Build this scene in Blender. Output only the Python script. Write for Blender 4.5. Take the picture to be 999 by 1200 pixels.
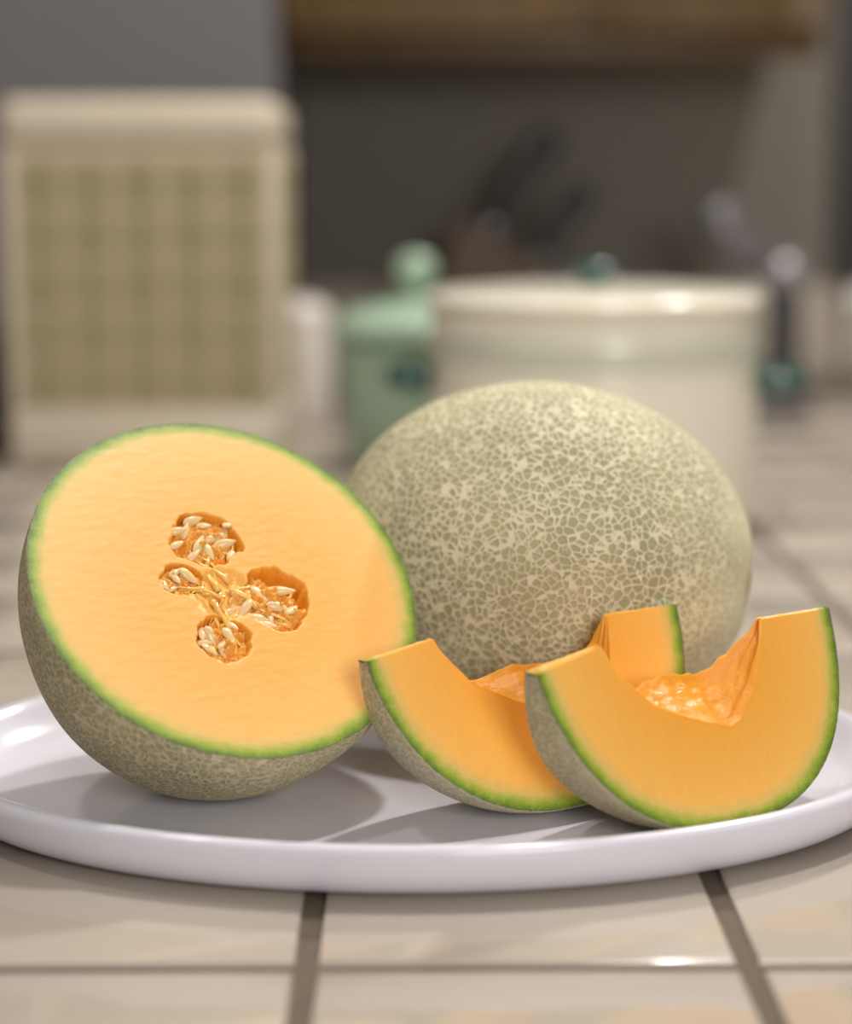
import bpy, bmesh, math, random
import numpy as np
from mathutils import Vector, Matrix, noise as mnoise

for o in list(bpy.data.objects):
    bpy.data.objects.remove(o)
SC = bpy.context.scene
COL = SC.collection

# ------------------------------------------------------------------ camera
H = 0.25                                    # lens height above the counter
cam_d = bpy.data.cameras.new('camera')
cam = bpy.data.objects.new('camera', cam_d)
COL.objects.link(cam)
cam.location = (0, 0, H)
PITCH, YAW = 0.1662765, 0.0092186
cam.rotation_euler = (math.pi / 2 - PITCH, 0, -YAW)
cam_d.sensor_fit = 'VERTICAL'
cam_d.sensor_height = 36.0
cam_d.sensor_width = 36.0
cam_d.lens = 2300.0 / 1200.0 * 36.0
cam_d.clip_start = 0.02
cam_d.dof.use_dof = True
cam_d.dof.focus_distance = 0.755
cam_d.dof.aperture_fstop = (cam_d.lens / 1000.0) / 0.0225
SC.camera = cam

# ------------------------------------------------------------------ world, lamps, exposure
SC.view_settings.view_transform = 'Standard'
SC.view_settings.look = 'None'
SC.view_settings.gamma = 1.0
SC.view_settings.use_curve_mapping = False
SC.view_settings.exposure = 0.0
SC.cycles.use_denoising = True
SC.cycles.max_bounces = 8
w = bpy.data.worlds.new('room_light')
SC.world = w
w.use_nodes = True
bg = w.node_tree.nodes['Background']
bg.inputs[0].default_value = (1.0, 0.94, 0.90, 1)
bg.inputs[1].default_value = 0.17


def area(name, loc, target, size, power, colour, shape='DISK', size_y=None):
    d = bpy.data.lights.new(name, 'AREA')
    d.shape = shape
    d.size = size
    if size_y:
        d.size_y = size_y
    d.energy = power
    d.color = colour
    o = bpy.data.objects.new(name, d)
    COL.objects.link(o)
    o.location = loc
    o.rotation_euler = (Vector(target) - Vector(loc)).to_track_quat('-Z', 'Y').to_euler()
    return o


area('ceiling_downlight', (0.28, 1.00, 1.46), (0.02, 0.78, 0), 0.11, 10.2, (1.0, 0.95, 0.91))
area('ceiling_downlight', (0.66, 1.95, 1.30), (0.05, 0.80, 0), 0.13, 18.0, (1.0, 0.95, 0.90))
area('ceiling_downlight', (-0.60, 0.90, 1.42), (-0.1, 1.4, 0), 0.12, 4.0, (1.0, 0.94, 0.88))
area('front_fill', (0.55, -0.95, 0.68), (0.0, 0.8, 0.05), 0.70, 19.0, (1.0, 0.96, 0.93), 'RECTANGLE', 0.55)  # unseen soft fill lamp added on the camera side to brighten the cut faces


# ------------------------------------------------------------------ helpers
def link(name, me, parent=None, mats=(), smooth=True, sharp=None):
    o = bpy.data.objects.new(name, me)
    COL.objects.link(o)
    for m in mats:
        me.materials.append(m)
    if smooth:
        for p in me.polygons:
            p.use_smooth = True
        if sharp is not None:
            me.set_sharp_from_angle(angle=math.radians(sharp))
    if parent is not None:
        o.parent = parent
    return o


def mesh(verts, faces):
    me = bpy.data.meshes.new('mesh')
    me.from_pydata([tuple(map(float, v)) for v in verts], [], faces)
    me.update()
    return me


def fix_normals(me):
    bm = bmesh.new()
    bm.from_mesh(me)
    bmesh.ops.recalc_face_normals(bm, faces=bm.faces)
    bm.to_mesh(me)
    bm.free()
    return me


def bm_mesh(bm):
    bmesh.ops.recalc_face_normals(bm, faces=bm.faces)
    me = bpy.data.meshes.new('mesh')
    bm.to_mesh(me)
    bm.free()
    return me


def add_box(bm, x0, x1, y0, y1, z0, z1, bev=0.0, seg=2):
    r = bmesh.ops.create_cube(bm, size=1.0)
    vs = r['verts']
    for v in vs:
        v.co = Vector(((x0 + x1) / 2 + v.co.x * (x1 - x0), (y0 + y1) / 2 + v.co.y * (y1 - y0),
                       (z0 + z1) / 2 + v.co.z * (z1 - z0)))
    if bev > 0:
        es = list({e for v in vs for e in v.link_edges})
        bmesh.ops.bevel(bm, geom=es, offset=bev, segments=seg, affect='EDGES', profile=0.5)


def box_me(x0, x1, y0, y1, z0, z1, bev=0.0, seg=2):
    bm = bmesh.new()
    add_box(bm, x0, x1, y0, y1, z0, z1, bev, seg)
    return bm_mesh(bm)


def lathe(profile, n=96, sx=1.0, sy=1.0):
    """profile: (r, z) from the axis round to the axis again."""
    vs, fs, rings = [], [], []
    for r, z in profile:
        if abs(r) < 1e-7:
            rings.append([len(vs)])
            vs.append((0, 0, z))
        else:
            rings.append(list(range(len(vs), len(vs) + n)))
            for k in range(n):
                t = 2 * math.pi * k / n
                vs.append((r * sx * math.cos(t), r * sy * math.sin(t), z))
    for A, B in zip(rings[:-1], rings[1:]):
        for k in range(n):
            k2 = (k + 1) % n
            if len(A) == 1 and len(B) == 1:
                continue
            if len(A) == 1:
                fs.append((A[0], B[k2], B[k]))
            elif len(B) == 1:
                fs.append((A[k], A[k2], B[0]))
            else:
                fs.append((A[k], A[k2], B[k2], B[k]))
    return fix_normals(mesh(vs, fs))


def tube(path, rad, n=8):
    """round tube along a list of points; rad may be a list."""
    vs, fs = [], []
    P = [Vector(p) for p in path]
    if not hasattr(rad, '__len__'):
        rad = [rad] * len(P)
    up = Vector((0.13, 0.31, 0.94)).normalized()
    for i, p in enumerate(P):
        t = (P[min(i + 1, len(P) - 1)] - P[max(i - 1, 0)]).normalized()
        u = t.cross(up)
        if u.length < 1e-4:
            u = t.cross(Vector((1, 0, 0)))
        u.normalize()
        v = t.cross(u)
        for k in range(n):
            a = 2 * math.pi * k / n
            vs.append(p + (u * math.cos(a) + v * math.sin(a)) * rad[i])
    for i in range(len(P) - 1):
        for k in range(n):
            k2 = (k + 1) % n
            fs.append((i * n + k, i * n + k2, (i + 1) * n + k2, (i + 1) * n + k))
    fs.append(tuple(reversed(range(n))))
    fs.append(tuple(range((len(P) - 1) * n, len(P) * n)))
    return vs, fs


def joined(parts):
    V, F = [], []
    for vs, fs in parts:
        b = len(V)
        V += list(vs)
        F += [tuple(i + b for i in f) for f in fs]
    return fix_normals(mesh(V, F))


def root(name, loc, label, cat, group=None):
    o = bpy.data.objects.new(name, None)
    o.empty_display_size = 0.02
    COL.objects.link(o)
    o.location = loc
    return tag(o, label, cat, group)


def tag(o, label=None, cat=None, group=None, kind=None):
    if label:
        o['label'] = label
    if cat:
        o['category'] = cat
    if group:
        o['group'] = group
    if kind:
        o['kind'] = kind
    return o


def set_attr(me, name, vals):
    a = me.attributes.new(name, 'FLOAT', 'POINT')
    a.data.foreach_set('value', np.asarray(vals, dtype=np.float32))


def set_vec(me, name, vals):
    a = me.attributes.new(name, 'FLOAT_VECTOR', 'POINT')
    a.data.foreach_set('vector', np.asarray(vals, dtype=np.float32).ravel())


def fbm(p, s, seed=0.0, octv=3):
    v = Vector((p[0] * s + seed, p[1] * s - seed * 0.7, p[2] * s + seed * 1.3))
    return mnoise.fractal(v, 1.0, 2.0, octv)


# ------------------------------------------------------------------ materials
class NT:
    def __init__(self, name):
        self.m = bpy.data.materials.new(name)
        self.m.use_nodes = True
        self.t = self.m.node_tree
        self.b = self.t.nodes['Principled BSDF']

    def n(self, kind, **kw):
        nd = self.t.nodes.new(kind)
        for k, v in kw.items():
            setattr(nd, k, v)
        return nd

    def l(self, a, b):
        self.t.links.new(a, b)

    def ramp(self, fac, stops, interp='LINEAR'):
        r = self.n('ShaderNodeValToRGB')
        r.color_ramp.interpolation = interp
        el = r.color_ramp.elements
        while len(el) < len(stops):
            el.new(0.5)
        for e, (p, c) in zip(el, stops):
            e.position = p
            e.color = (*c, 1) if len(c) == 3 else c
        self.l(fac, r.inputs[0])
        return r.outputs[0]

    def noise(self, vec, scale, detail=3, rough=0.5, out=0):
        n = self.n('ShaderNodeTexNoise')
        n.inputs['Scale'].default_value = scale
        n.inputs['Detail'].default_value = detail
        n.inputs['Roughness'].default_value = rough
        if vec is not None:
            self.l(vec, n.inputs['Vector'])
        return n.outputs[out]

    def math(self, op, a, b=None, clamp=False):
        m = self.n('ShaderNodeMath', operation=op)
        m.use_clamp = clamp
        for i, v in enumerate((a, b)):
            if v is None:
                continue
            if isinstance(v, (int, float)):
                m.inputs[i].default_value = v
            else:
                self.l(v, m.inputs[i])
        return m.outputs[0]

    def mix(self, fac, a, b, blend='MIX'):
        m = self.n('ShaderNodeMix', data_type='RGBA', blend_type=blend)
        for s, v in ((m.inputs[0], fac), (m.inputs[6], a), (m.inputs[7], b)):
            if isinstance(v, (int, float)):
                s.default_value = v
            elif isinstance(v, tuple):
                s.default_value = (*v, 1)
            else:
                self.l(v, s)
        return m.outputs[2]

    def obj(self):
        return self.n('ShaderNodeTexCoord').outputs['Object']

    def mapping(self, vec, scale=(1, 1, 1), rot=(0, 0, 0)):
        m = self.n('ShaderNodeMapping')
        m.inputs['Scale'].default_value = scale
        m.inputs['Rotation'].default_value = rot
        self.l(vec, m.inputs[0])
        return m.outputs[0]

    def bump(self, h, strength, dist, normal=None):
        b = self.n('ShaderNodeBump')
        b.inputs['Strength'].default_value = strength
        b.inputs['Distance'].default_value = dist
        self.l(h, b.inputs['Height'])
        if normal is not None:
            self.l(normal, b.inputs['Normal'])
        return b.outputs[0]

    def set(self, **kw):
        names = dict(color='Base Color', rough='Roughness', metal='Metallic', spec='Specular IOR Level',
                     normal='Normal', sss='Subsurface Weight', coat='Coat Weight', coat_rough='Coat Roughness',
                     sheen='Sheen Weight')
        for k, v in kw.items():
            s = self.b.inputs[names[k]]
            if isinstance(v, (int, float)):
                s.default_value = v
            elif isinstance(v, tuple):
                s.default_value = (*v, 1)
            else:
                self.l(v, s)
        return self


def plain(name, c, rough=0.5, metal=0.0, spec=0.5, var=0.08, vscale=40.0, bump=0.0, coat=0.0):
    t = NT(name)
    o = t.obj()
    f = t.noise(o, vscale, 4)
    dark = tuple(x * (1 - var) for x in c)
    lite = tuple(min(1, x * (1 + var)) for x in c)
    t.set(color=t.mix(f, dark, lite), rough=rough, metal=metal, spec=spec, coat=coat)
    if bump:
        t.set(normal=t.bump(t.noise(o, vscale * 4, 3), 0.3, bump))
    return t.m


def rind_material(name, scale, net, cell, pole=None, lw=1.0):
    t = NT(name)
    o = t.obj()
    # warp the lookup so the cork net wanders
    d = t.noise(o, 55, 3, 0.5, 1)
    vm = t.n('ShaderNodeVectorMath', operation='SUBTRACT')
    t.l(d, vm.inputs[0])
    vm.inputs[1].default_value = (0.5, 0.5, 0.5)
    vs = t.n('ShaderNodeVectorMath', operation='SCALE')
    t.l(vm.outputs[0], vs.inputs[0])
    vs.inputs['Scale'].default_value = 0.006
    va = t.n('ShaderNodeVectorMath', operation='ADD')
    t.l(o, va.inputs[0])
    t.l(vs.outputs[0], va.inputs[1])
    v = t.n('ShaderNodeTexVoronoi', feature='DISTANCE_TO_EDGE')
    v.inputs['Scale'].default_value = scale
    t.l(va.outputs[0], v.inputs['Vector'])
    v2 = t.n('ShaderNodeTexVoronoi', feature='DISTANCE_TO_EDGE')
    v2.inputs['Scale'].default_value = scale * 0.47
    t.l(va.outputs[0], v2.inputs['Vector'])
    wv = t.noise(o, 38, 3)
    width = t.math('ADD', t.math('MULTIPLY', wv, 0.15 * lw), 0.078 * lw)
    a = t.math('DIVIDE', v.outputs[0], width)
    b = t.math('MULTIPLY', t.math('DIVIDE', v2.outputs[0], width), 5.0)
    mn = t.math('MINIMUM', a, b)
    fac = t.ramp(mn, [(0.50, (1, 1, 1)), (1.15, (0, 0, 0))], 'EASE')
    fac = t.math('MULTIPLY', fac, 1.0)
    gr = t.noise(o, 900, 3)
    if pole is not None:
        sep = t.n('ShaderNodeVectorMath', operation='DOT_PRODUCT')
        t.l(o, sep.inputs[0])
        sep.inputs[1].default_value = pole[0]
        g = t.n('ShaderNodeMapRange')
        g.inputs[1].default_value = pole[1]
        g.inputs[2].default_value = pole[2]
        g.inputs[3].default_value = 0.0
        g.inputs[4].default_value = 0.75
        t.l(t.math('ADD', sep.outputs['Value'], t.math('MULTIPLY', t.math('SUBTRACT', wv, 0.5), 0.03)), g.inputs[0])
        fac = t.math('MAXIMUM', fac, g.outputs[0])
    patch = t.noise(o, 20, 3)
    pf = t.ramp(patch, [(0.40, (0, 0, 0)), (0.68, (1, 1, 1))])
    cell_c = t.mix(pf, cell, tuple(min(1, x * y) for x, y in zip(cell, (1.35, 1.3, 1.15))))
    net_c = t.mix(t.noise(o, 30, 3), tuple(x * 0.86 for x in net), tuple(min(1, x * 1.12) for x in net))
    net_c = t.mix(t.math('MULTIPLY', gr, 0.35), net_c, tuple(x * 0.6 for x in net))
    t.set(color=t.mix(fac, cell_c, net_c), rough=0.72, spec=0.25)
    hgt = t.math('ADD', fac, t.math('MULTIPLY', gr, 0.25))
    t.set(normal=t.bump(hgt, 0.9, 0.0009))
    return t.m


def flesh_material(name, lite, deep, stripes):
    t = NT(name)
    at = t.n('ShaderNodeAttribute', attribute_name='rim')
    cv = t.n('ShaderNodeAttribute', attribute_name='cav')
    uv = t.n('ShaderNodeAttribute', attribute_name='uvw')
    o = uv.outputs['Vector']
    wob = t.math('MULTIPLY', t.math('SUBTRACT', t.noise(o, 140, 4, 0.65), 0.5), 0.0045)
    rim = t.math('ADD', at.outputs['Fac'], wob)
    x = t.math('DIVIDE', rim, 0.040)
    col = t.ramp(x, [(0.0, (0.065, 0.13, 0.010)), (0.045, (0.17, 0.285, 0.018)), (0.095, (0.36, 0.43, 0.05)),
                     (0.160, (0.70, 0.50, 0.14)), (0.26, lite), (1.0, deep)])
    st = t.noise(t.mapping(o, stripes), 1.0, 5, 0.6)
    col = t.mix(t.ramp(st, [(0.35, (0, 0, 0)), (0.7, (0.40, 0.40, 0.40))]), col,
                t.mix(1.0, col, (0.96, 0.84, 0.66), 'MULTIPLY'))
    spk = t.noise(o, 1500, 2, 0.6)
    col = t.mix(t.ramp(spk, [(0.56, (0, 0, 0)), (0.74, (0.30, 0.30, 0.30))]), col, (0.95, 0.66, 0.32))
    cavc = t.mix(t.noise(o, 260, 3), (0.82, 0.29, 0.018), (0.92, 0.45, 0.06))
    col = t.mix(cv.outputs['Fac'], col, cavc)
    t.set(color=col, rough=t.math('SUBTRACT', 0.44, t.math('MULTIPLY', cv.outputs['Fac'], 0.24)), spec=0.45,
          sss=t.ramp(x, [(0.06, (0.02, 0.02, 0.02)), (0.25, (0.35, 0.35, 0.35))]))
    t.b.inputs['Subsurface Radius'].default_value = (1.0, 0.42, 0.10)
    t.b.inputs['Subsurface Scale'].default_value = 0.004
    h = t.math('ADD', t.noise(o, 700, 4, 0.6), t.math('MULTIPLY', t.noise(t.mapping(o, stripes), 1.0, 4), 0.8))
    bmp = t.n('ShaderNodeBump')
    bmp.inputs['Distance'].default_value = 0.00045
    t.l(t.math('ADD', 0.09, t.math('MULTIPLY', cv.outputs['Fac'], 0.75)), bmp.inputs['Strength'])
    t.l(h, bmp.inputs['Height'])
    t.set(normal=bmp.outputs[0])
    return t.m


def wood(name, a, b, sc=(6, 60, 6), rough=0.45):
    t = NT(name)
    o = t.mapping(t.obj(), sc)
    f = t.noise(o, 1.5, 5, 0.6)
    t.set(color=t.mix(t.ramp(f, [(0.3, (0, 0, 0)), (0.7, (1, 1, 1))]), a, b), rough=rough)
    return t.m


M = {}
POLE = Vector((0.9690, -0.2317, -0.0853)).normalized()
M['rind_whole'] = rind_material('netted_rind_whole', 285, (0.80, 0.73, 0.50), (0.35, 0.335, 0.19),
                                pole=(tuple(POLE), 0.055, 0.092))
M['rind_cut'] = rind_material('netted_rind_cut', 330, (0.68, 0.60, 0.39), (0.33, 0.31, 0.175))
M['rind_slice'] = rind_material('netted_rind_slice', 360, (0.70, 0.64, 0.45), (0.45, 0.42, 0.26), lw=1.25)
M['flesh_half'] = flesh_material('flesh_half', (0.87, 0.50, 0.135), (0.86, 0.44, 0.085), (90, 420, 300))
M['flesh_slice'] = flesh_material('flesh_slice', (0.90, 0.50, 0.105), (0.88, 0.41, 0.050), (420, 110, 4))

t = NT('wet_pulp')
o_ = t.obj()
f_ = t.noise(o_, 330, 4, 0.6)
t.set(color=t.mix(f_, (0.80, 0.28, 0.018), (0.96, 0.56, 0.13)), rough=0.16, spec=0.6, sss=0.35,
      normal=t.bump(t.noise(o_, 800, 4, 0.6), 0.6, 0.0006))
t.b.inputs['Subsurface Scale'].default_value = 0.003
t.b.inputs['Subsurface Radius'].default_value = (1.0, 0.45, 0.1)
M['pulp'] = t.m
t = NT('pulp_strands')
o_ = t.obj()
t.set(color=t.mix(t.noise(o_, 400, 3), (0.95, 0.46, 0.075), (0.98, 0.62, 0.20)), rough=0.18, spec=0.6, sss=0.15)
t.b.inputs['Subsurface Scale'].default_value = 0.003
M['strand'] = t.m
t = NT('seed_coat')
o_ = t.obj()
t.set(color=t.mix(t.noise(o_, 500, 3), (0.78, 0.49, 0.19), (0.90, 0.70, 0.40)), rough=0.28, spec=0.5, sss=0.2)
t.b.inputs['Subsurface Scale'].default_value = 0.002
M['seed'] = t.m

t = NT('white_glazed_platter')
o_ = t.obj()
t.set(color=t.mix(t.noise(o_, 12, 2), (0.71, 0.70, 0.775), (0.75, 0.74, 0.81)), rough=0.16, spec=0.5,
      normal=t.bump(t.noise(o_, 25, 2), 0.05, 0.004))
M['platter'] = t.m

t = NT('glazed_beige_tile')
o_ = t.n('ShaderNodeNewGeometry').outputs['Position']
c_ = t.mix(t.noise(o_, 9, 4), (0.44, 0.38, 0.315), (0.52, 0.465, 0.39))
c_ = t.mix(t.ramp(t.noise(o_, 380, 3), [(0.62, (0, 0, 0)), (0.75, (0.22, 0.22, 0.22))]), c_, (0.42, 0.34, 0.27))
t.set(color=c_, rough=0.11, spec=0.5, normal=t.bump(t.noise(o_, 16, 2), 0.22, 0.006))
M['tile'] = t.m
M['grout'] = plain('brown_grout', (0.135, 0.105, 0.075), 0.9, var=0.25, vscale=220, bump=0.0008)
M['wall'] = plain('taupe_wall_paint', (0.198, 0.182, 0.152), 0.75, var=0.05, vscale=6, bump=0.0006)
M['wall_grey'] = plain('grey_wall_paint', (0.165, 0.158, 0.158), 0.75, var=0.05, vscale=6, bump=0.0006)
M['ceiling'] = plain('ceiling_paint', (0.7, 0.68, 0.64), 0.85, var=0.03, vscale=8)
M['floor'] = plain('floor_vinyl', (0.30, 0.24, 0.18), 0.5, var=0.15, vscale=10)
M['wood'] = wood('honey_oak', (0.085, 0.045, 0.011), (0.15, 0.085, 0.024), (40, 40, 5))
M['wood_dark'] = wood('walnut_block', (0.035, 0.017, 0.006), (0.085, 0.042, 0.012), (40, 40, 8))
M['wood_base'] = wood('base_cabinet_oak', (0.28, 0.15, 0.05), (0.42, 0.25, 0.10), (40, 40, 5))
M['cream'] = plain('cream_lacquer', (0.62, 0.54, 0.42), 0.4, var=0.05)
M['weave'] = plain('woven_straw', (0.36, 0.30, 0.17), 0.6, var=0.18, vscale=120, bump=0.0008)
M['weave_back'] = plain('straw_ground', (0.46, 0.385, 0.26), 0.7, var=0.15, vscale=60)
M['ivory'] = plain('ivory_enamel', (0.86, 0.82, 0.68), 0.16, var=0.03, spec=0.6)
M['ivory_band'] = plain('sage_band_enamel', (0.60, 0.605, 0.48), 0.2, var=0.05)
M['teal'] = plain('teal_glass', (0.02, 0.085, 0.065), 0.08, var=0.1, spec=0.7)
M['jade'] = plain('jade_green_glaze', (0.36, 0.50, 0.37), 0.14, var=0.06, spec=0.6)
M['black'] = plain('black_handle', (0.022, 0.022, 0.022), 0.42, var=0.1)
M['charcoal'] = plain('charcoal_plastic', (0.055, 0.05, 0.052), 0.38, var=0.1)
M['greymetal'] = plain('grey_enamel_metal', (0.16, 0.15, 0.155), 0.32, metal=0.35, var=0.06)
M['steel'] = plain('brushed_steel', (0.55, 0.54, 0.55), 0.24, metal=1.0, var=0.06)
M['joint'] = plain('satin_grey_metal', (0.32, 0.31, 0.32), 0.34, metal=0.6, var=0.05)
M['china'] = plain('white_china', (0.78, 0.73, 0.67), 0.2, var=0.03)
M['night_glass'] = plain('night_window_glass', (0.012, 0.014, 0.016), 0.06, spec=0.6, var=0.05)
M['frame'] = plain('dark_window_frame', (0.05, 0.047, 0.045), 0.5, var=0.08)

# ------------------------------------------------------------------ setting
WY = 2.45                                   # back wall
PY, PX = 2.12, -0.137                        # partition face and its end
PITCH_T, X0, Y0 = 0.1442, -0.0335, 0.6028   # tile grid


def struct(name, me, mats, parent=None, **kw):
    o = link(name, me, parent, mats, **kw)
    if parent is None:
        o['kind'] = 'structure'
    return o


wall_back = struct('wall_back', box_me(-1.6, 2.2, WY, WY + 0.1, -0.9, 1.55), [M['wall']], smooth=False)
wall_left = struct('wall_left', box_me(-1.6, PX, PY, WY - 0.001, -0.9, 1.549, 0.004), [M['wall_grey']], smooth=False)
struct('floor', box_me(-1.6, 2.2, -1.5, 2.55, -0.95, -0.9), [M['floor']], smooth=False)
struct('ceiling', box_me(-1.6, 2.2, 0.3, 2.55, 1.55, 1.6), [M['ceiling']], smooth=False)

# counter: slab with grout bed, base below, single tiles on top
counter = struct('counter', box_me(-0.93, 1.46, 0.16, PY - 0.001, -0.04, -0.0022), [M['grout']], smooth=False)
tag(counter, 'beige tiled counter with brown grout lines under the platter', None, None, 'structure')
struct('grout_bed', box_me(PX + 0.001, 1.46, PY - 0.001, WY - 0.001, -0.04, -0.0022), [M['grout']], counter, smooth=False)
struct('counter_edge', box_me(-0.93, 1.46, 0.135, 0.16, -0.06, -0.001, 0.006), [M['tile']], counter)
struct('counter_base', box_me(-0.90, 1.44, 0.20, PY - 0.002, -0.9, -0.041), [M['wood_base']], counter, smooth=False)

G = 0.0036                                  # half a grout line
HP = PITCH_T / 2 - G


def tile_mesh(hx, hy, th):
    bm = bmesh.new()
    add_box(bm, -hx, hx, -hy, hy, -th, 0, 0.0)
    top = [e for e in bm.edges if all(v.co.z > -1e-6 for v in e.verts)]
    bmesh.ops.bevel(bm, geom=top, offset=0.0022, segments=2, affect='EDGES', profile=0.5)
    return bm_mesh(bm)


tm = tile_mesh(HP, HP, 0.006)
first = True
rng = random.Random(4)
ky0 = math.ceil((0.17 - Y0) / PITCH_T)
for ix in range(-6, 10):
    for iy in range(-3, 13):
        cx = X0 + (ix + 0.5) * PITCH_T
        cy = Y0 + (iy + 0.5) * PITCH_T
        if cx - HP < -0.92 or cx + HP > 1.46 or cy + HP > WY:
            continue
        if cy + HP > PY and cx - HP < PX:
            continue
        if first:
            o = link('tile', tm, counter, [M['tile']], True, 35)
            first = False
        else:
            o = bpy.data.objects.new('tile', tm)
            COL.objects.link(o)
            o.parent = counter
        o.location = (cx, cy, rng.uniform(-0.0002, 0.0))
        o.rotation_euler = (rng.uniform(-1, 1) * 0.0012, rng.uniform(-1, 1) * 0.0012, 0)

# one course of tiles as splashback
sb = tile_mesh(HP, 0.060, 0.006)
first = True
bed = struct('grout_bed', box_me(PX + 0.001, 1.45, WY - 0.003, WY - 0.0002, -0.03, 0.128), [M['grout']], wall_back, smooth=False)
for ix in range(0, 10):
    cx = X0 + (ix + 0.5) * PITCH_T - PITCH_T * 0.0
    if first:
        o = link('tile', sb, wall_back, [M['tile']], True, 35)
        first = False
    else:
        o = bpy.data.objects.new('tile', sb)
        COL.objects.link(o)
        o.parent = wall_back
    o.location = (cx, WY - 0.0065, 0.066)
    o.rotation_euler = (math.pi / 2, 0, 0)
o = bpy.data.objects.new('tile', tile_mesh(0.048, 0.060, 0.006))
COL.objects.link(o)
o.data.materials.append(M['tile'])
o.parent = wall_back
o.location = (X0 - 0.052, WY - 0.0065, 0.066)
o.rotation_euler = (math.pi / 2, 0, 0)

# night window right of the cabinet
win = struct('window_1', box_me(0.56, 1.30, WY - 0.012, WY - 0.0003, 0.17, 1.0), [M['night_glass']], smooth=False)
bm = bmesh.new()
add_box(bm, 0.525, 0.56, WY - 0.03, WY - 0.0004, 0.135, 1.03, 0.003)
add_box(bm, 1.30, 1.335, WY - 0.03, WY - 0.0004, 0.135, 1.03, 0.003)
add_box(bm, 0.56, 1.30, WY - 0.03, WY - 0.0004, 0.135, 0.17, 0.003)
add_box(bm, 0.56, 1.30, WY - 0.03, WY - 0.0004, 1.0, 1.03, 0.003)
add_box(bm, 0.56, 1.30, WY - 0.028, WY - 0.0004, 0.42, 0.445, 0.003)
struct('window_frame', bm_mesh(bm), [M['frame']], win)

# upper cabinet
cab = root('wall_cabinet', (0.155, 2.28, 0.395), 'honey oak wall cabinet with two doors hanging above the dark back wall', 'cabinet')
cab_l = lambda x0, x1, y0, y1, z0, z1, bev=0.0: box_me(x0 - 0.155, x1 - 0.155, y0 - 2.28, y1 - 2.28, z0 - 0.395, z1 - 0.395, bev)
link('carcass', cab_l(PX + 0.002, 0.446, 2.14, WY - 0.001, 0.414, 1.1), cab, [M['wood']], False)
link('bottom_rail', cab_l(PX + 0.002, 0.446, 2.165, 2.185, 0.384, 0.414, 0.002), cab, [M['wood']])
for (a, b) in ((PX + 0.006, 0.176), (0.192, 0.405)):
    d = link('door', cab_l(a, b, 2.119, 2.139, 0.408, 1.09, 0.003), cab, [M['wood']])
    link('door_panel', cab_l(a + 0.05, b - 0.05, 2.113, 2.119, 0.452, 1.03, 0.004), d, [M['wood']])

# ------------------------------------------------------------------ platter
PC = Vector((0.003, 0.789, 0))
PA, PB = 0.199, 0.1375
prof = [(None, 0.0030), (0.045, 0.0030), (0.040, 0.0006), (0.030, 0.0005), (0.020, 0.0007), (0.0135, 0.0013), (0.0085, 0.0030),
        (0.0045, 0.0065), (0.0020, 0.0110), (0.0006, 0.0158), (0.0, 0.0195), (0.0010, 0.0216), (0.0032, 0.0224),
        (0.0058, 0.0218), (0.0085, 0.0196), (0.0130, 0.0150), (0.0175, 0.0113), (0.0215, 0.0091), (0.0260, 0.0083),
        (0.0320, 0.0080), (None, 0.0080)]


def smooth_prof(p, k):
    out = []
    for i in range(len(p) - 1):
        p0, p1, p2, p3 = p[max(i - 1, 0)], p[i], p[i + 1], p[min(i + 2, len(p) - 1)]
        for j in range(k):
            u = j / k
            out.append(tuple(0.5 * (2 * b + (c - a) * u + (2 * a - 5 * b + 4 * c - d) * u * u + (3 * b - a - 3 * c + d) * u ** 3)
                             for a, b, c, d in zip(p0, p1, p2, p3)))
    out.append(p[-1])
    return out


mid = smooth_prof(prof[1:-1], 3)
NS = 160
vs, fs = [(0, 0, 0.003)], []
for ins, z in mid:
    for k in range(NS):
        a = 2 * math.pi * k / NS
        # offset along the outward normal of the ellipse
        nx, ny = math.cos(a) / PA, math.sin(a) / PB
        ln = math.hypot(nx, ny)
        vs.append((PA * math.cos(a) - ins * nx / ln, PB * math.sin(a) - ins * ny / ln, z))
top_c = len(vs)
# well filled with shrinking rings
rings = len(mid)
for s in (0.85, 0.6, 0.3):
    for k in range(NS):
        q = vs[1 + (rings - 1) * NS + k]
        vs.append((q[0] * s, q[1] * s, 0.008))
ctr = len(vs)
vs.append((0, 0, 0.008))
R_ = rings + 3
for i in range(R_ - 1):
    for k in range(NS):
        k2 = (k + 1) % NS
        fs.append((1 + i * NS + k, 1 + i * NS + k2, 1 + (i + 1) * NS + k2, 1 + (i + 1) * NS + k))
for k in range(NS):
    fs.append((0, 1 + (k + 1) % NS, 1 + k))
    fs.append((1 + (R_ - 1) * NS + k, 1 + (R_ - 1) * NS + (k + 1) % NS, ctr))
pl = link('platter', fix_normals(mesh(vs, fs)), None, [M['platter']])
pl.location = PC
tag(pl, 'white oval serving platter with raised rim holding the cut melon', 'platter')

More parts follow.
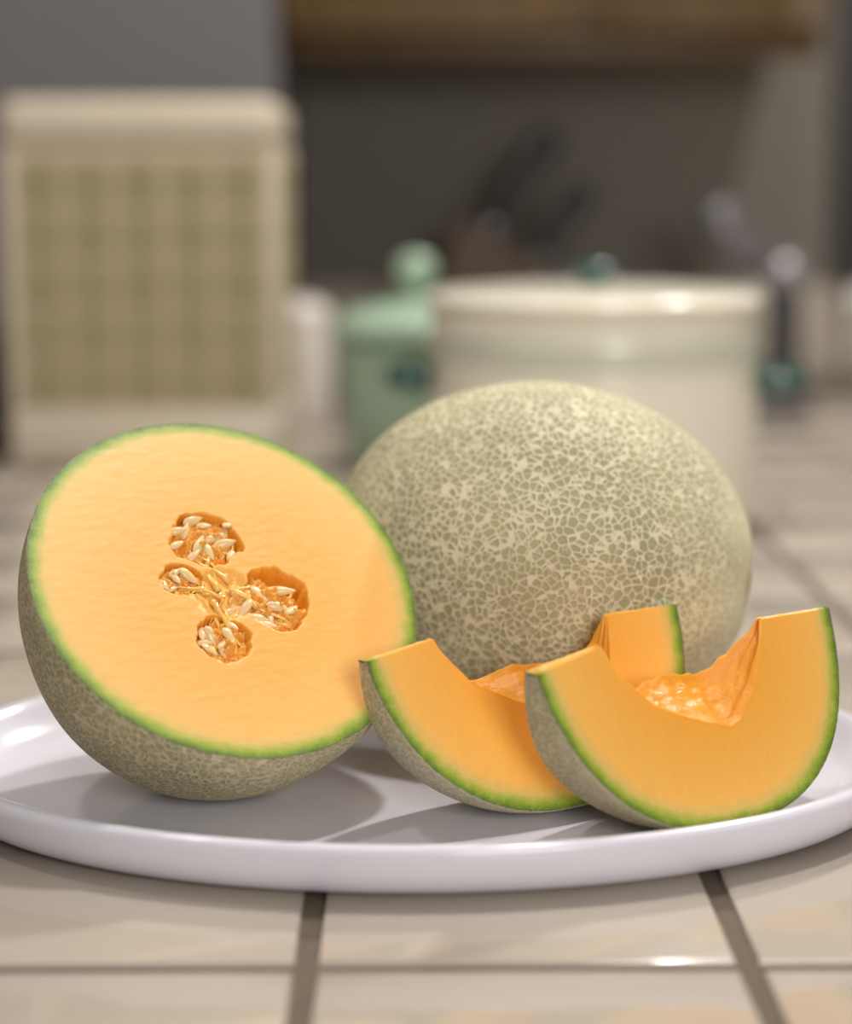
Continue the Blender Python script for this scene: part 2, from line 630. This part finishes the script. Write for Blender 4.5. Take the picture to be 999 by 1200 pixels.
# ------------------------------------------------------------------ whole melon
WC = Vector((0.0588, 0.8545, 0.0861))
WA, WB = 0.0946, 0.0778
base = Vector((WC.x, WC.y, 0.008))
ax = POLE
e1 = Vector((0, 0, 1)).cross(ax).normalized()
e2 = ax.cross(e1)
NU, NV = 160, 110
vs, fs = [], []
for j in range(NV + 1):
    ph = math.pi * j / NV
    for i in range(NU):
        th = 2 * math.pi * i / NU
        d = ax * math.cos(ph) * WA + (e1 * math.cos(th) + e2 * math.sin(th)) * math.sin(ph) * WB
        k = 1 + 0.010 * fbm(d, 14, 3.1, 2)
        k -= 0.035 * math.exp(-(math.acos(max(-1, min(1, math.cos(ph)))) / 0.16) ** 2)
        vs.append(WC + d * k - base)
for j in range(NV):
    for i in range(NU):
        i2 = (i + 1) % NU
        fs.append((j * NU + i, j * NU + i2, (j + 1) * NU + i2, (j + 1) * NU + i))
lo = min(v.z for v in vs)
for v in vs:
    v.z -= lo - 0.0002
me = fix_normals(mesh(vs, fs))
whole = link('cantaloupe', me, None, [M['rind_whole']])
whole.location = base
tag(whole, 'whole uncut cantaloupe with netted beige rind at the back of the platter', 'melon')
# dry blossom scar on the pole
sv = lathe([(0, 0.0012), (0.003, 0.0013), (0.006, 0.0009), (0.0085, 0.0002), (0.0085, -0.003), (0, -0.003)], 20)
sc = link('blossom_scar', sv, whole, [plain('dry_scar', (0.42, 0.31, 0.17), 0.8, var=0.35, vscale=500, bump=0.0005)])
sc.location = WC - base + ax * (WA * 0.966)
sc.rotation_euler = ax.to_track_quat('Z', 'Y').to_euler()
sc['label'] = 'dry tan blossom scar'

# ------------------------------------------------------------------ half melon
HC = Vector((-0.0700, 0.7474, 0.0977))
hn = Vector((0.359, -0.6153, 0.7018)).normalized()
ha = Vector((0, 0, 1)).cross(hn).normalized()
hb = hn.cross(ha)
HR, HD = 0.0787, 0.0985
hbase = Vector((HC.x, HC.y, 0.008))
half = root('cantaloupe_half', hbase, 'halved cantaloupe leaning with its round orange cut face and seeds showing', 'melon')
LOBES = [(-2.5, 20.0, 15.0, 13.6), (-18.6, 3.2, 9.8, 8.0), (17.6, -10.0, 13.9, 15.2), (-10.0, -25.2, 11.2, 10.8)]
CEN = (-3.8, -5.0, 13.5, 13.0)


def hw(p, q, h):
    return HC + ha * p + hb * q + hn * h - hbase


def lobe_rho(L, p, q):
    w_ = 0.16 * mnoise.fractal(Vector((p * 130, q * 130, L[0])), 1.0, 2.0, 3)
    return math.hypot((p * 1e3 - L[0]) / L[2], (q * 1e3 - L[1]) / L[3]) + w_


def sstep(a, b, x):
    x = max(0.0, min(1.0, (x - a) / (b - a)))
    return x * x * (3 - 2 * x)


def cavity(p, q):
    dep, cv = 0.0, 0.0
    for L in LOBES:
        r = lobe_rho(L, p, q)
        if r < 1.08:
            k = 1 - sstep(0.72, 1.0, r)
            dep = max(dep, 0.0125 * k)
            cv = max(cv, 1 - sstep(0.93, 1.03, r))
    r = lobe_rho(CEN, p, q)
    if r < 1.0:
        dep = max(dep, 0.0022 * (1 - sstep(0.5, 1.0, r)))
        cv = max(cv, 0.12 * (1 - sstep(0.6, 1.0, r)))
    return dep, cv


NTH = 300
radii = [0.036 * (i + 1) / 105 for i in range(105)] + [0.036 + (HR - 0.0003 - 0.036) * (i + 1) / 40 for i in range(40)]
vs, fs, rim, cav, uvw = [hw(0, 0, 0)], [], [1], [0], [(0, 0, 0)]
rim[0] = HR
for r in radii:
    for k in range(NTH):
        a = 2 * math.pi * k / NTH
        p, q = r * math.cos(a), r * math.sin(a)
        dep, cv = cavity(p, q) if r < 0.045 else (0, 0)
        h = -dep + 0.00007 * mnoise.noise(Vector((p * 160, q * 420, 1.0)))
        vs.append(hw(p, q, h))
        rim.append(HR - r)
        cav.append(cv)
        uvw.append((p, q, h))
nr = len(radii)
for k in range(NTH):
    fs.append((0, 1 + k, 1 + (k + 1) % NTH))
for i in range(nr - 1):
    for k in range(NTH):
        k2 = (k + 1) % NTH
        fs.append((1 + i * NTH + k, 1 + (i + 1) * NTH + k, 1 + (i + 1) * NTH + k2, 1 + i * NTH + k2))
last = 1 + (nr - 1) * NTH
for j in range(1, 16):                       # back of the flesh, just inside the rind
    ph = math.pi / 2 * j / 15
    start = len(vs)
    if j == 15:
        vs.append(hw(0, 0, -(HD - 0.001)))
        rim.append(0.0); cav.append(0.0); uvw.append((0, 0, -HD))
        for k in range(NTH):
            fs.append((last + k, start, last + (k + 1) % NTH))
        break
    for k in range(NTH):
        a = 2 * math.pi * k / NTH
        rr = (HR - 0.0009) * math.cos(ph)
        vs.append(hw(rr * math.cos(a), rr * math.sin(a), -(HD - 0.001) * math.sin(ph)))
        rim.append(0.0); cav.append(0.0); uvw.append((rr * math.cos(a), rr * math.sin(a), 0))
    for k in range(NTH):
        k2 = (k + 1) % NTH
        fs.append((last + k, start + k, start + k2, last + k2))
    last = start
me = fix_normals(mesh(vs, fs))
set_attr(me, 'rim', rim)
set_attr(me, 'cav', cav)
set_vec(me, 'uvw', uvw)
flesh = link('flesh', me, half, [M['flesh_half']], True, 50)

# rind: outer shell with a thin cut lip
vs, fs = [], []
shell = [(HR - 0.0005, -0.0012), (HR - 0.0003, -0.0002), (HR - 0.0001, -0.0001)]
NRI = 240
for r, h in shell:
    for k in range(NRI):
        a = 2 * math.pi * k / NRI
        vs.append(hw(r * math.cos(a), r * math.sin(a), h))
ring0 = len(shell) - 1
for j in range(1, 60):
    ph = math.pi / 2 * j / 60
    for k in range(NRI):
        a = 2 * math.pi * k / NRI
        d = (HR * math.cos(ph) * math.cos(a), HR * math.cos(ph) * math.sin(a), -HD * math.sin(ph))
        kk = 1 + 0.008 * fbm(d, 16, 7.7, 2) * sstep(0, 0.2, ph)
        vs.append(hw(d[0] * kk, d[1] * kk, d[2] * kk))
nring = len(vs) // NRI
for i in range(nring - 1):
    for k in range(NRI):
        k2 = (k + 1) % NRI
        fs.append((i * NRI + k, (i + 1) * NRI + k, (i + 1) * NRI + k2, i * NRI + k2))
vs.append(hw(0, 0, -HD))
for k in range(NRI):
    fs.append(((nring - 1) * NRI + k, len(vs) - 1, (nring - 1) * NRI + (k + 1) % NRI))
rind = link('rind', fix_normals(mesh(vs, fs)), half, [M['rind_cut']], True, 60)
dz = min(v.z for v in vs)
half.location.z = 0.0081 - dz

# pulp mounds in the four lobes
for li, L in enumerate(LOBES):
    vs, fs = [], []
    n1, n2 = 44, 110
    vs.append(None)
    for i in range(1, n1 + 1):
        rr = i / n1 * 0.97
        for k in range(n2):
            a = 2 * math.pi * k / n2
            p = (L[0] + L[2] * rr * math.cos(a)) * 1e-3
            q = (L[1] + L[3] * rr * math.sin(a)) * 1e-3
            h = -0.0016 - 0.0040 * rr ** 4 + 0.0034 * mnoise.fractal(Vector((p * 330, q * 330, li * 3.3)), 1.0, 2.0, 3)
            if li == 2:                       # the right pocket stands open at its outer edge
                s = (math.cos(a) * 0.75 + math.sin(a) * 0.66) * rr
                h -= 0.011 * sstep(0.30, 0.62, s)
            if li == 0:
                s = (math.cos(a) * 0.9 - math.sin(a) * 0.3) * rr
                h -= 0.006 * sstep(0.55, 0.85, s)
            vs.append(hw(p, q, max(h, -0.0122)))
    vs[0] = hw(L[0] * 1e-3, L[1] * 1e-3, -0.0020)
    for k in range(n2):
        fs.append((0, 1 + k, 1 + (k + 1) % n2))
    for i in range(n1 - 1):
        for k in range(n2):
            k2 = (k + 1) % n2
            fs.append((1 + i * n2 + k, 1 + (i + 1) * n2 + k, 1 + (i + 1) * n2 + k2, 1 + i * n2 + k2))
    link('pulp', mesh(vs, fs), half, [M['pulp']])
# soft stringy middle between the pockets
vs, fs = [None], []
n1, n2 = 30, 72
for i in range(1, n1 + 1):
    rr = i / n1
    for k in range(n2):
        a = 2 * math.pi * k / n2
        rad = 12.0 + 2.5 * math.sin(4 * a + 0.6)
        p, q = (CEN[0] + rad * rr * math.cos(a)) * 1e-3, (CEN[1] + rad * rr * math.sin(a)) * 1e-3
        dep, _ = cavity(p, q)
        h = 0.0002 - 0.0032 * rr ** 2 + 0.0026 * mnoise.fractal(Vector((p * 420, q * 420, 9.1)), 1.0, 2.0, 3)
        h = max(h, -0.0045)
        if dep < 0.004:
            h = min(h, -dep + 0.0010 * (1 - rr))
        vs.append(hw(p, q, h))
vs[0] = hw(CEN[0] * 1e-3, CEN[1] * 1e-3, 0.0004)
for k in range(n2):
    fs.append((0, 1 + k, 1 + (k + 1) % n2))
for i in range(n1 - 1):
    for k in range(n2):
        k2 = (k + 1) % n2
        fs.append((1 + i * n2 + k, 1 + (i + 1) * n2 + k, 1 + (i + 1) * n2 + k2, 1 + i * n2 + k2))
link('seed_core', mesh(vs, fs), half, [M['strand']])
# strands
rng = random.Random(11)
parts = []
for li, L in enumerate(LOBES):
    for s in range(9):
        a = rng.uniform(0, 2 * math.pi)
        rr = rng.uniform(0.3, 0.85)
        x1, y1 = L[0] + L[2] * rr * math.cos(a), L[1] + L[3] * rr * math.sin(a)
        x0, y0 = CEN[0] + rng.uniform(-5, 5) + (L[0] - CEN[0]) * 0.2, CEN[1] + rng.uniform(-5, 5) + (L[1] - CEN[1]) * 0.2
        if s > 4:                             # short threads that stay inside the pocket
            b = a + rng.uniform(1.2, 2.6)
            x0, y0 = L[0] + L[2] * 0.8 * math.cos(b), L[1] + L[3] * 0.8 * math.sin(b)
        path, rad = [], []
        z0, z1 = rng.uniform(-0.0012, 0.0001), rng.uniform(-0.0045, -0.0022)
        if s > 4:
            z0 = z1
        bx, by = rng.uniform(-2.5, 2.5), rng.uniform(-2.5, 2.5)
        th = rng.uniform(0.0004, 0.0012)
        for i in range(9):
            u = i / 8
            m_ = math.sin(math.pi * u)
            wx_, wy_ = 0.8 * math.sin(7 * u + s * 2.1) * m_, 0.8 * math.cos(6 * u + s * 1.3) * m_
            path.append(hw((x0 + (x1 - x0) * u + bx * m_ + wx_) * 1e-3, (y0 + (y1 - y0) * u + by * m_ + wy_) * 1e-3,
                           z0 + (z1 - z0) * u + 0.0006 * math.sin(9 * u + s)))
            rad.append(th * (1.25 - 0.75 * u))
        parts.append(tube(path, rad, 6))
st = link('pulp_strands', joined(parts), half, [M['strand']])
st['kind'] = 'stuff'
# seeds
SEEDS = [(-4.2, 31.0, 10, 8.4), (-12.6, 26.1, 0, 7.2), (-15.0, 19.7, 20, 6.6), (2.3, 22.2, 10, 9.4), (5.0, 18.2, -1, 9.3),
         (-5.6, 19.0, 53, 10.2), (-2.8, 15.4, -79, 8.1), (5.8, 11.3, -117, 9.0), (9.3, 26.6, 14, 6.2), (-0.6, 28.0, -18, 6.0),
         (-14.8, 4.8, -45, 9.4), (-25.6, 2.8, -75, 6.6), (-20.4, 4.2, -79, 5.9), (-23.4, 0.9, 4, 7.0), (-19.5, 7.4, 20, 6.2),
         (20.8, -6.4, -18, 11.6), (12.0, -6.1, -60, 9.3), (9.6, -20.4, -16, 9.6), (7.6, -17.2, -26, 8.1), (12.7, -17.7, -101, 5.6),
         (17.0, -13.5, -24, 9.0), (22.5, -15.5, 30, 7.5), (3.2, -12.5, -136, 9.6), (-3.3, -13.0, 18, 6.7), (-14.5, -22.6, -77, 8.7),
         (-17.2, -20.9, -109, 7.4), (-18.0, -25.0, -13, 5.4), (-16.6, -28.4, -39, 7.4), (-11.1, -26.6, 38, 5.6), (-11.9, -30.0, -80, 5.2),
         (-4.8, -19.7, -56, 5.6), (-7.5, -23.5, -70, 7.6), (-9.0, 26.5, 60, 7.0), (6.5, 23.5, 40, 7.0), (-9.5, 14.5, 30, 7.2)]
sm_v, sm_f = [], []
nl, nw = 10, 10
for i in range(nl + 1):
    u = i / nl
    wd = 0.235 * math.sin(math.pi * u ** 0.72) ** 0.75 if 0 < i < nl else 0.0
    tk = wd * 0.52
    for k in range(nw):
        a = 2 * math.pi * k / nw
        sm_v.append((u - 0.5, wd * math.cos(a), tk * math.sin(a)))
for i in range(nl):
    for k in range(nw):
        k2 = (k + 1) % nw
        sm_f.append((i * nw + k, i * nw + k2, (i + 1) * nw + k2, (i + 1) * nw + k))
seed_me = fix_normals(mesh([(a * 0.01, b * 0.01, c * 0.01) for a, b, c in sm_v], sm_f))
basis = Matrix((ha, hb, hn)).transposed().to_4x4()
for i, (p, q, ang, ln) in enumerate(SEEDS):
    if i == 0:
        o = link('seed', seed_me, half, [M['seed']])
    else:
        o = bpy.data.objects.new('seed', seed_me)
        COL.objects.link(o)
        o.parent = half
    h = -0.0010 + rng.uniform(-0.0012, 0.0006)
    loc = hw(p * 1e-3, q * 1e-3, h)
    rot = basis @ Matrix.Rotation(math.radians(ang), 4, 'Z') @ Matrix.Rotation(rng.uniform(-0.35, 0.30), 4, 'Y') @ \
        Matrix.Rotation(rng.uniform(-0.5, 0.5), 4, 'X')
    s = ln / 10.0 * 1.08
    o.matrix_local = Matrix.Translation(loc) @ rot @ Matrix.Diagonal((s, min(s, 0.92) * 1.0, s, 1))


# ------------------------------------------------------------------ slices
def slice_thing(spec, label, inner, seed, droop, el=2.08, er=2.55):
    x, y, z, yaw, tilt, roll, L, R, phi = spec
    A = Vector((math.cos(yaw) * math.cos(tilt), math.sin(yaw) * math.cos(tilt), math.sin(tilt)))
    N0 = A.cross(Vector((0, 0, 1))).normalized()
    D0 = A.cross(N0)
    if D0.z > 0:
        D0 = -D0
    mid_ = Vector((x, y, z))
    sbase = Vector((x, y, 0.008))
    rt = root('cantaloupe_slice', sbase, label, 'melon slice', 'melon slices on the platter')
    DMIN = 0.0048

    def top(Av):                            # the near end of the ridge droops a little
        return DMIN + droop * max(0.0, (-Av - 0.040) / 0.033)

    xs = [p[0] * 1e-3 for p in inner]
    ds = [p[1] * 1e-3 for p in inner]

    def din(Av, g):
        base_ = top(Av)
        sh = 0.0022 * mnoise.noise(Vector((g * 6.0, seed, 2.0)))
        Aq = Av + sh
        if xs[0] < Aq < xs[-1]:
            base_ = max(DMIN, float(np.interp(Aq, xs, ds)))
            tb = 0.5 - g / phi
            base_ -= (base_ - DMIN) * 0.46 * tb * sstep(-0.030, -0.002, Av)
            w_ = min(1.0, (base_ - DMIN) / 0.012) * (0.25 + 0.75 * sstep(0.0, 0.25, tb))
            base_ += w_ * (0.0016 * mnoise.fractal(Vector((Av * 190, g * 7.0, seed)), 1.0, 2.0, 3) )
        else:
            base_ += 0.0003 * mnoise.noise(Vector((Av * 300, g * 9, seed)))
        return max(top(Av) * 0.8, base_)

    NUU, NG, NRR = 200, 36, 40

    def outer(u, gg=0.0):
        c, s = math.cos(u), math.sin(u)
        e = er if c > 0 else el
        return L / 2 * math.copysign(abs(c) ** (2 / e), c), max(top(L / 2 * math.copysign(abs(c) ** (2 / e), c)), R * abs(s) ** (2 / e))

    def pos(Av, Dv, g):
        return mid_ + A * Av + (D0 * math.cos(g) + N0 * math.sin(g)) * Dv - sbase

    vs, fs, rim, cav, uvw = [], [], [], [], []
    gs = [roll + phi * (j / NG - 0.5) for j in range(NG + 1)]

    def radial(u, s, g):
        Ao, Do = outer(u)
        Ai = Ao * 0.995
        Di = min(din(Ai, g - roll), Do - 0.0002) if Do > top(Ao) * 1.1 else top(Ao) * 0.97
        return Ai + (Ao - Ai) * s, Di + (Do - Di) * s

    def rimd(Av, Dv):
        e = er if Av > 0 else el
        rho = ((abs(Av) / (L / 2)) ** e + (Dv / R) ** e) ** (1 / e)
        return (1 - rho) * R

    us = [math.pi * i / NUU for i in range(NUU + 1)]
    # closed loop per u: front face (inner->outer), outer (front->back), back face, inner
    loop = [(s / NRR, gs[NG], 0) for s in range(NRR)] + [(1.0, gs[NG - j], 1) for j in range(NG)] + \
           [(1 - s / NRR, gs[0], 2) for s in range(NRR)] + [(0.0, gs[j], 3) for j in range(NG)]
    for u in us:
        for s, g, kind in loop:
            s_ = s if kind != 1 else 1.0
            Av, Dv = radial(u, s_, g)
            if s_ >= 1.0:
                Av, Dv = Av * 0.9965, Dv - 0.0002
            # saw marks on the faces
            gg = g
            vs.append(pos(Av, Dv, gg))
            rim.append(max(0.0, rimd(Av, Dv)))
            deep = sstep(DMIN + 0.003, DMIN + 0.010, din(Av, g - roll))
            edge = 1 - sstep(0.0, 0.035, s_)
            cav.append(edge * deep if kind in (0, 2) else (deep if kind == 3 else 0.0))
            uvw.append((Av, Dv, g * 0.05))
    nl_ = len(loop)
    for i in range(NUU):
        for k in range(nl_):
            k2 = (k + 1) % nl_
            fs.append((i * nl_ + k, i * nl_ + k2, (i + 1) * nl_ + k2, (i + 1) * nl_ + k))
    fs.append(tuple(range(nl_)))
    fs.append(tuple(reversed(range(NUU * nl_, (NUU + 1) * nl_))))
    me = mesh(vs, fs)
    set_attr(me, 'rim', rim)
    set_attr(me, 'cav', cav)
    set_vec(me, 'uvw', uvw)
    fix_normals(me)
    link('flesh', me, rt, [M['flesh_slice']], True, 48)
    # rind shell
    vs, fs = [], []
    loop = [(0.0008, gs[NG]), (0.0001, gs[NG])] + [(0.0, gs[NG - j]) for j in range(1, NG)] + [(0.0001, gs[0]), (0.0008, gs[0])]
    for u in us:
        for off, g in loop:
            Av, Dv = outer(u)
            r = math.hypot(Av, Dv)
            k = (r - off) / r
            k *= 1 + 0.004 * fbm((Av, Dv, g * 0.05), 22, seed, 2) * (1 if off == 0 else 0)
            vs.append(pos(Av * k, Dv * k, g))
    nl_ = len(loop)
    for i in range(NUU):
        for k in range(nl_ - 1):
            fs.append((i * nl_ + k, i * nl_ + k + 1, (i + 1) * nl_ + k + 1, (i + 1) * nl_ + k))
    me = fix_normals(mesh(vs, fs))
    rd = link('rind', me, rt, [M['rind_slice']], True, 60)
    lowest = min(v[2] for v in vs)
    rt.location.z = 0.0082 - lowest
    return rt


slice_thing((0.0450, 0.7455, 0.0840, 0.5047, 0.0080, 0.1100, 0.1440, 0.0768, 0.590),
            'cantaloupe slice between the halved melon and the front slice, partly hidden', 
            [(-43, 3), (-40, 10), (-29, 24), (-10, 34), (10, 38), (27, 36), (33, 28), (36.5, 11), (38, 3)], 3.0, 0.0055)
slice_thing((0.1045, 0.7225, 0.0890, 0.56, 0.005, 0.05, 0.145, 0.0795, 0.640),
            'cantaloupe slice in front at the right end of the platter, standing on its rind',
            [(-42, 3), (-36, 17), (-22, 30), (-10, 36), (10, 43), (16, 41), (26, 29), (35, 13), (38, 3)], 8.0, 0.0070)

# ------------------------------------------------------------------ background things
# lidded box with woven sides
bx0, bx1, by0, by1 = -0.352, -0.1165, 1.745, 1.945
box = root('lidded_box', ((bx0 + bx1) / 2, (by0 + by1) / 2, 0.0005), 'tall cream lidded box with basketweave sides on the counter at left', 'box')
ox, oy = (bx0 + bx1) / 2, (by0 + by1) / 2
hx, hy = (bx1 - bx0) / 2, (by1 - by0) / 2
link('body', box_me(-hx, hx, -hy, hy, 0, 0.2825, 0.006), box, [M['weave_back']])
link('base_band', box_me(-hx - 0.003, hx + 0.003, -hy - 0.003, hy + 0.003, 0, 0.05, 0.003), box, [M['cream']])
for sx in (-1, 1):
    for sy in (-1, 1):
        cx_, cy_ = sx * (hx - 0.002), sy * (hy - 0.002)
        link('corner_post', box_me(cx_ - 0.005, cx_ + 0.005, cy_ - 0.005, cy_ + 0.005, 0.051, 0.2825, 0.003), box, [M['cream']])
link('lid', box_me(-hx - 0.004, hx + 0.003, -hy - 0.004, hy + 0.004, 0.283, 0.322, 0.012, 4), box, [M['cream']])
ncol, nrow = 5, 5
pw, phh = (2 * hx - 0.016) / ncol, 0.218 / nrow
bm = bmesh.new()
for k in range(4):
    zc = (k - 1.5) * phh / 5.0
    add_box(bm, -pw * 0.40, pw * 0.40, -0.004, 0.001, zc - phh * 0.088, zc + phh * 0.088, 0.0012, 1)
weave_h = bm_mesh(bm)
weave_h.materials.append(M['weave'])
bm = bmesh.new()
for k in range(4):
    xc = (k - 1.5) * pw / 5.0
    add_box(bm, xc - pw * 0.088, xc + pw * 0.088, -0.004, 0.001, -phh * 0.40, phh * 0.40, 0.0012, 1)
weave_v = bm_mesh(bm)
weave_v.materials.append(M['weave'])
for c in range(ncol):
    for r in range(nrow):
        o = bpy.data.objects.new('weave_panel', weave_h if (c + r) % 2 else weave_v)
        COL.objects.link(o)
        o.parent = box
        o.location = (-hx + 0.008 + pw * (c + 0.5), -hy, 0.054 + phh * (r + 0.5))
for c in range(4):
    for r in range(nrow):
        o = bpy.data.objects.new('weave_panel', weave_h if (c + r) % 2 else weave_v)
        COL.objects.link(o)
        o.parent = box
        o.location = (hx, -hy + 0.018 + (2 * hy - 0.036) / 4 * (c + 0.5), 0.054 + phh * (r + 0.5))
        o.rotation_euler = (0, 0, math.pi / 2)

# dark appliance cut off by the left edge of the frame
ap = root('countertop_appliance', (-0.47, 1.86, 0.0005), 'low dark grey countertop appliance left of the lidded box, cut off by the frame', 'appliance')
link('body', box_me(-0.10, 0.092, -0.10, 0.10, 0.010, 0.112, 0.018, 4), ap, [M['charcoal']])
link('top_plate', box_me(-0.07, 0.062, -0.06, 0.06, 0.112, 0.118, 0.003), ap, [M['greymetal']])
for fx in (-0.075, 0.068):
    for fy in (-0.075, 0.075):
        f = link('foot', lathe([(0, 0), (0.011, 0), (0.012, 0.004), (0.011, 0.011), (0, 0.011)], 16), ap, [M['black']])
        f.location = (fx, fy, 0)

# ivory pot with teal knob
px, py = 0.1375, 1.452
pot = root('lidded_pot', (px, py, 0.0005), 'wide ivory enamel pot with teal knob behind the whole melon', 'pot')
PR = 0.121
link('body', lathe([(0, 0), (PR - 0.012, 0), (PR - 0.004, 0.004), (PR, 0.014), (PR, 0.158), (PR - 0.004, 0.160), (PR - 0.005, 0.156),
                    (PR - 0.005, 0.02), (0, 0.012)], 96), pot, [M['ivory']], True, 50)
link('band', lathe([(PR + 0.0004, 0.122), (PR + 0.0012, 0.124), (PR + 0.0012, 0.140), (PR + 0.0004, 0.142)], 96), pot, [M['ivory_band']])
for zz in (0.117, 0.146):
    link('raised_line', lathe([(PR, zz), (PR + 0.0013, zz + 0.001), (PR + 0.0013, zz + 0.002), (PR, zz + 0.003)], 96), pot, [M['ivory']])
lid = link('lid', lathe([(0, 0.160), (PR - 0.002, 0.160), (PR + 0.003, 0.161), (PR + 0.0045, 0.165), (PR + 0.003, 0.169), (PR - 0.004, 0.171),
                         (PR - 0.012, 0.1715), (0.09, 0.1735), (0.06, 0.1745), (0.03, 0.175), (0, 0.175)], 96), pot, [M['ivory']], True, 60)
kn = link('lid_knob', lathe([(0, 0.174), (0.010, 0.174), (0.008, 0.177), (0.010, 0.179), (0.0155, 0.182), (0.017, 0.186), (0.015, 0.190), (0.008, 0.192), (0, 0.1925)], 32), pot, [M['teal']])
for sx in (-1, 1):
    path = [(sx * (PR - 0.002), -0.038, 0.106), (sx * (PR + 0.014), -0.036, 0.107), (sx * (PR + 0.025), -0.02, 0.108), (sx * (PR + 0.028), 0, 0.108),
            (sx * (PR + 0.025), 0.02, 0.108), (sx * (PR + 0.014), 0.036, 0.107), (sx * (PR - 0.002), 0.038, 0.106)]
    v_, f_2 = tube(path, 0.009, 12)
    hd = link('handle', fix_normals(mesh(v_, f_2)), pot, [M['teal']])
    hd.rotation_euler = (0, 0, math.radians(-6))

# white canister in the gap
wc = root('canister', (-0.118, 2.035, 0.0005), 'white china canister in the gap between the cream box and the jade jar', 'canister')
link('body', lathe([(0, 0), (0.038, 0), (0.0405, 0.004), (0.0395, 0.05), (0.038, 0.108), (0.034, 0.110), (0, 0.110)], 56), wc, [M['china']], True, 60)
link('lid', lathe([(0, 0.1105), (0.039, 0.1105), (0.040, 0.114), (0.038, 0.121), (0.031, 0.128), (0.018, 0.132), (0, 0.133)], 56), wc, [M['china']], True, 60)

# jade jar
jx, jy = 0.0065, 1.74
jar = root('lidded_jar', (jx, jy, 0.0005), 'jade green lidded jar with round knob, left of the ivory pot', 'jar')
JR = 0.070
link('body', lathe([(0, 0), (0.056, 0), (0.060, 0.004), (0.064, 0.05), (0.069, 0.100), (0.069, 0.112), (0.065, 0.114), (0.062, 0.10), (0.056, 0.012), (0, 0.008)], 72), jar, [M['jade']], True, 55)
link('lid', lathe([(0, 0.115), (0.068, 0.115), (0.0755, 0.117), (0.0765, 0.122), (0.074, 0.128), (0.066, 0.135), (0.045, 0.143), (0.025, 0.148), (0, 0.150)], 72), jar, [M['jade']], True, 60)
link('lid_knob', lathe([(0, 0.149), (0.009, 0.149), (0.008, 0.156), (0.012, 0.161), (0.0175, 0.168), (0.018, 0.176), (0.0145, 0.184), (0.007, 0.1885), (0, 0.189)], 32), jar, [M['jade']])

# knife block
kb = root('knife_block', (0.06, 2.24, 0.0005), 'dark wooden knife block with black handled knives behind the pot', 'knife block')
poly = [(-0.07, 0), (0.055, 0), (0.106, 0.146), (0.000, 0.214)]
vs = [(x, -0.055, z) for x, z in poly] + [(x, 0.055, z) for x, z in poly]
fs = [(0, 1, 2, 3), (7, 6, 5, 4)] + [(i, i + 4, (i + 1) % 4 + 4, (i + 1) % 4) for i in range(4)]
me = fix_normals(mesh(vs, fs))
bm = bmesh.new()
bm.from_mesh(me)
bmesh.ops.bevel(bm, geom=bm.edges[:], offset=0.004, segments=2, affect='EDGES')
link('block', bm_mesh(bm), kb, [M['wood_dark']], True, 40)
u = Vector((0.54, 0, 0.842))
vv = Vector((-0.842, 0, 0.54))
for (off, yy, ln, th, lab) in ((0.024, 0.0, 0.134, 0.019, 'black knife handle standing tallest in the dark knife block'),
                               (-0.040, 0.0, 0.102, 0.017, 'shorter black knife handle at the right edge of the knife block')):
    s0 = Vector((0.053, yy, 0.180)) + vv * off + u * 0.0006
    path = [s0 + u * (ln * k / 8) + vv * (0.004 * math.sin(k / 8 * math.pi)) for k in range(9)]
    rad = [th * 0.8, th * 0.9, th, th * 1.05, th, th * 0.95, th * 1.05, th * 1.1, th * 0.75]
    v_, f_2 = tube(path, rad, 12)
    kf = link('knife', fix_normals(mesh(v_, f_2)), None, [M['black']])
    kf.location = kb.location
    tag(kf, lab, 'knife', 'knives in the knife block')
    v_, f_2 = tube([s0 + u * 0.0045, s0 + u * 0.010], th * 0.98, 12)
    link('bolster', fix_normals(mesh(v_, f_2)), kf, [M['steel']])

# grey appliance with a column and a head, right of the pot
mx = root('stand_mixer', (0.405, 2.17, 0.0005), 'dark grey countertop appliance with upright column, right of the ivory pot', 'appliance')
link('base', box_me(-0.05, 0.035, -0.06, 0.06, 0, 0.020, 0.008, 3), mx, [M['charcoal']])
v_, f_2 = tube([(0.010, 0, 0.018), (0.010, 0, 0.06), (0.010, 0, 0.10), (0.008, 0, 0.135)], [0.024, 0.020, 0.019, 0.022], 20)
link('column', fix_normals(mesh(v_, f_2)), mx, [M['charcoal']])
bm = bmesh.new()
bmesh.ops.create_uvsphere(bm, u_segments=28, v_segments=18, radius=0.028)
for v in bm.verts:
    v.co = Vector((v.co.x + 0.008, v.co.y, v.co.z * 0.85 + 0.150))
link('joint', bm_mesh(bm), mx, [M['joint']])
v_, f_2 = tube([(-0.002, 0, 0.154), (-0.022, 0, 0.168), (-0.045, 0, 0.185), (-0.062, 0, 0.205), (-0.068, 0, 0.226), (-0.068, 0, 0.232)],
               [0.018, 0.022, 0.025, 0.025, 0.022, 0.014], 20)
link('head', fix_normals(mesh(v_, f_2)), mx, [M['greymetal']])
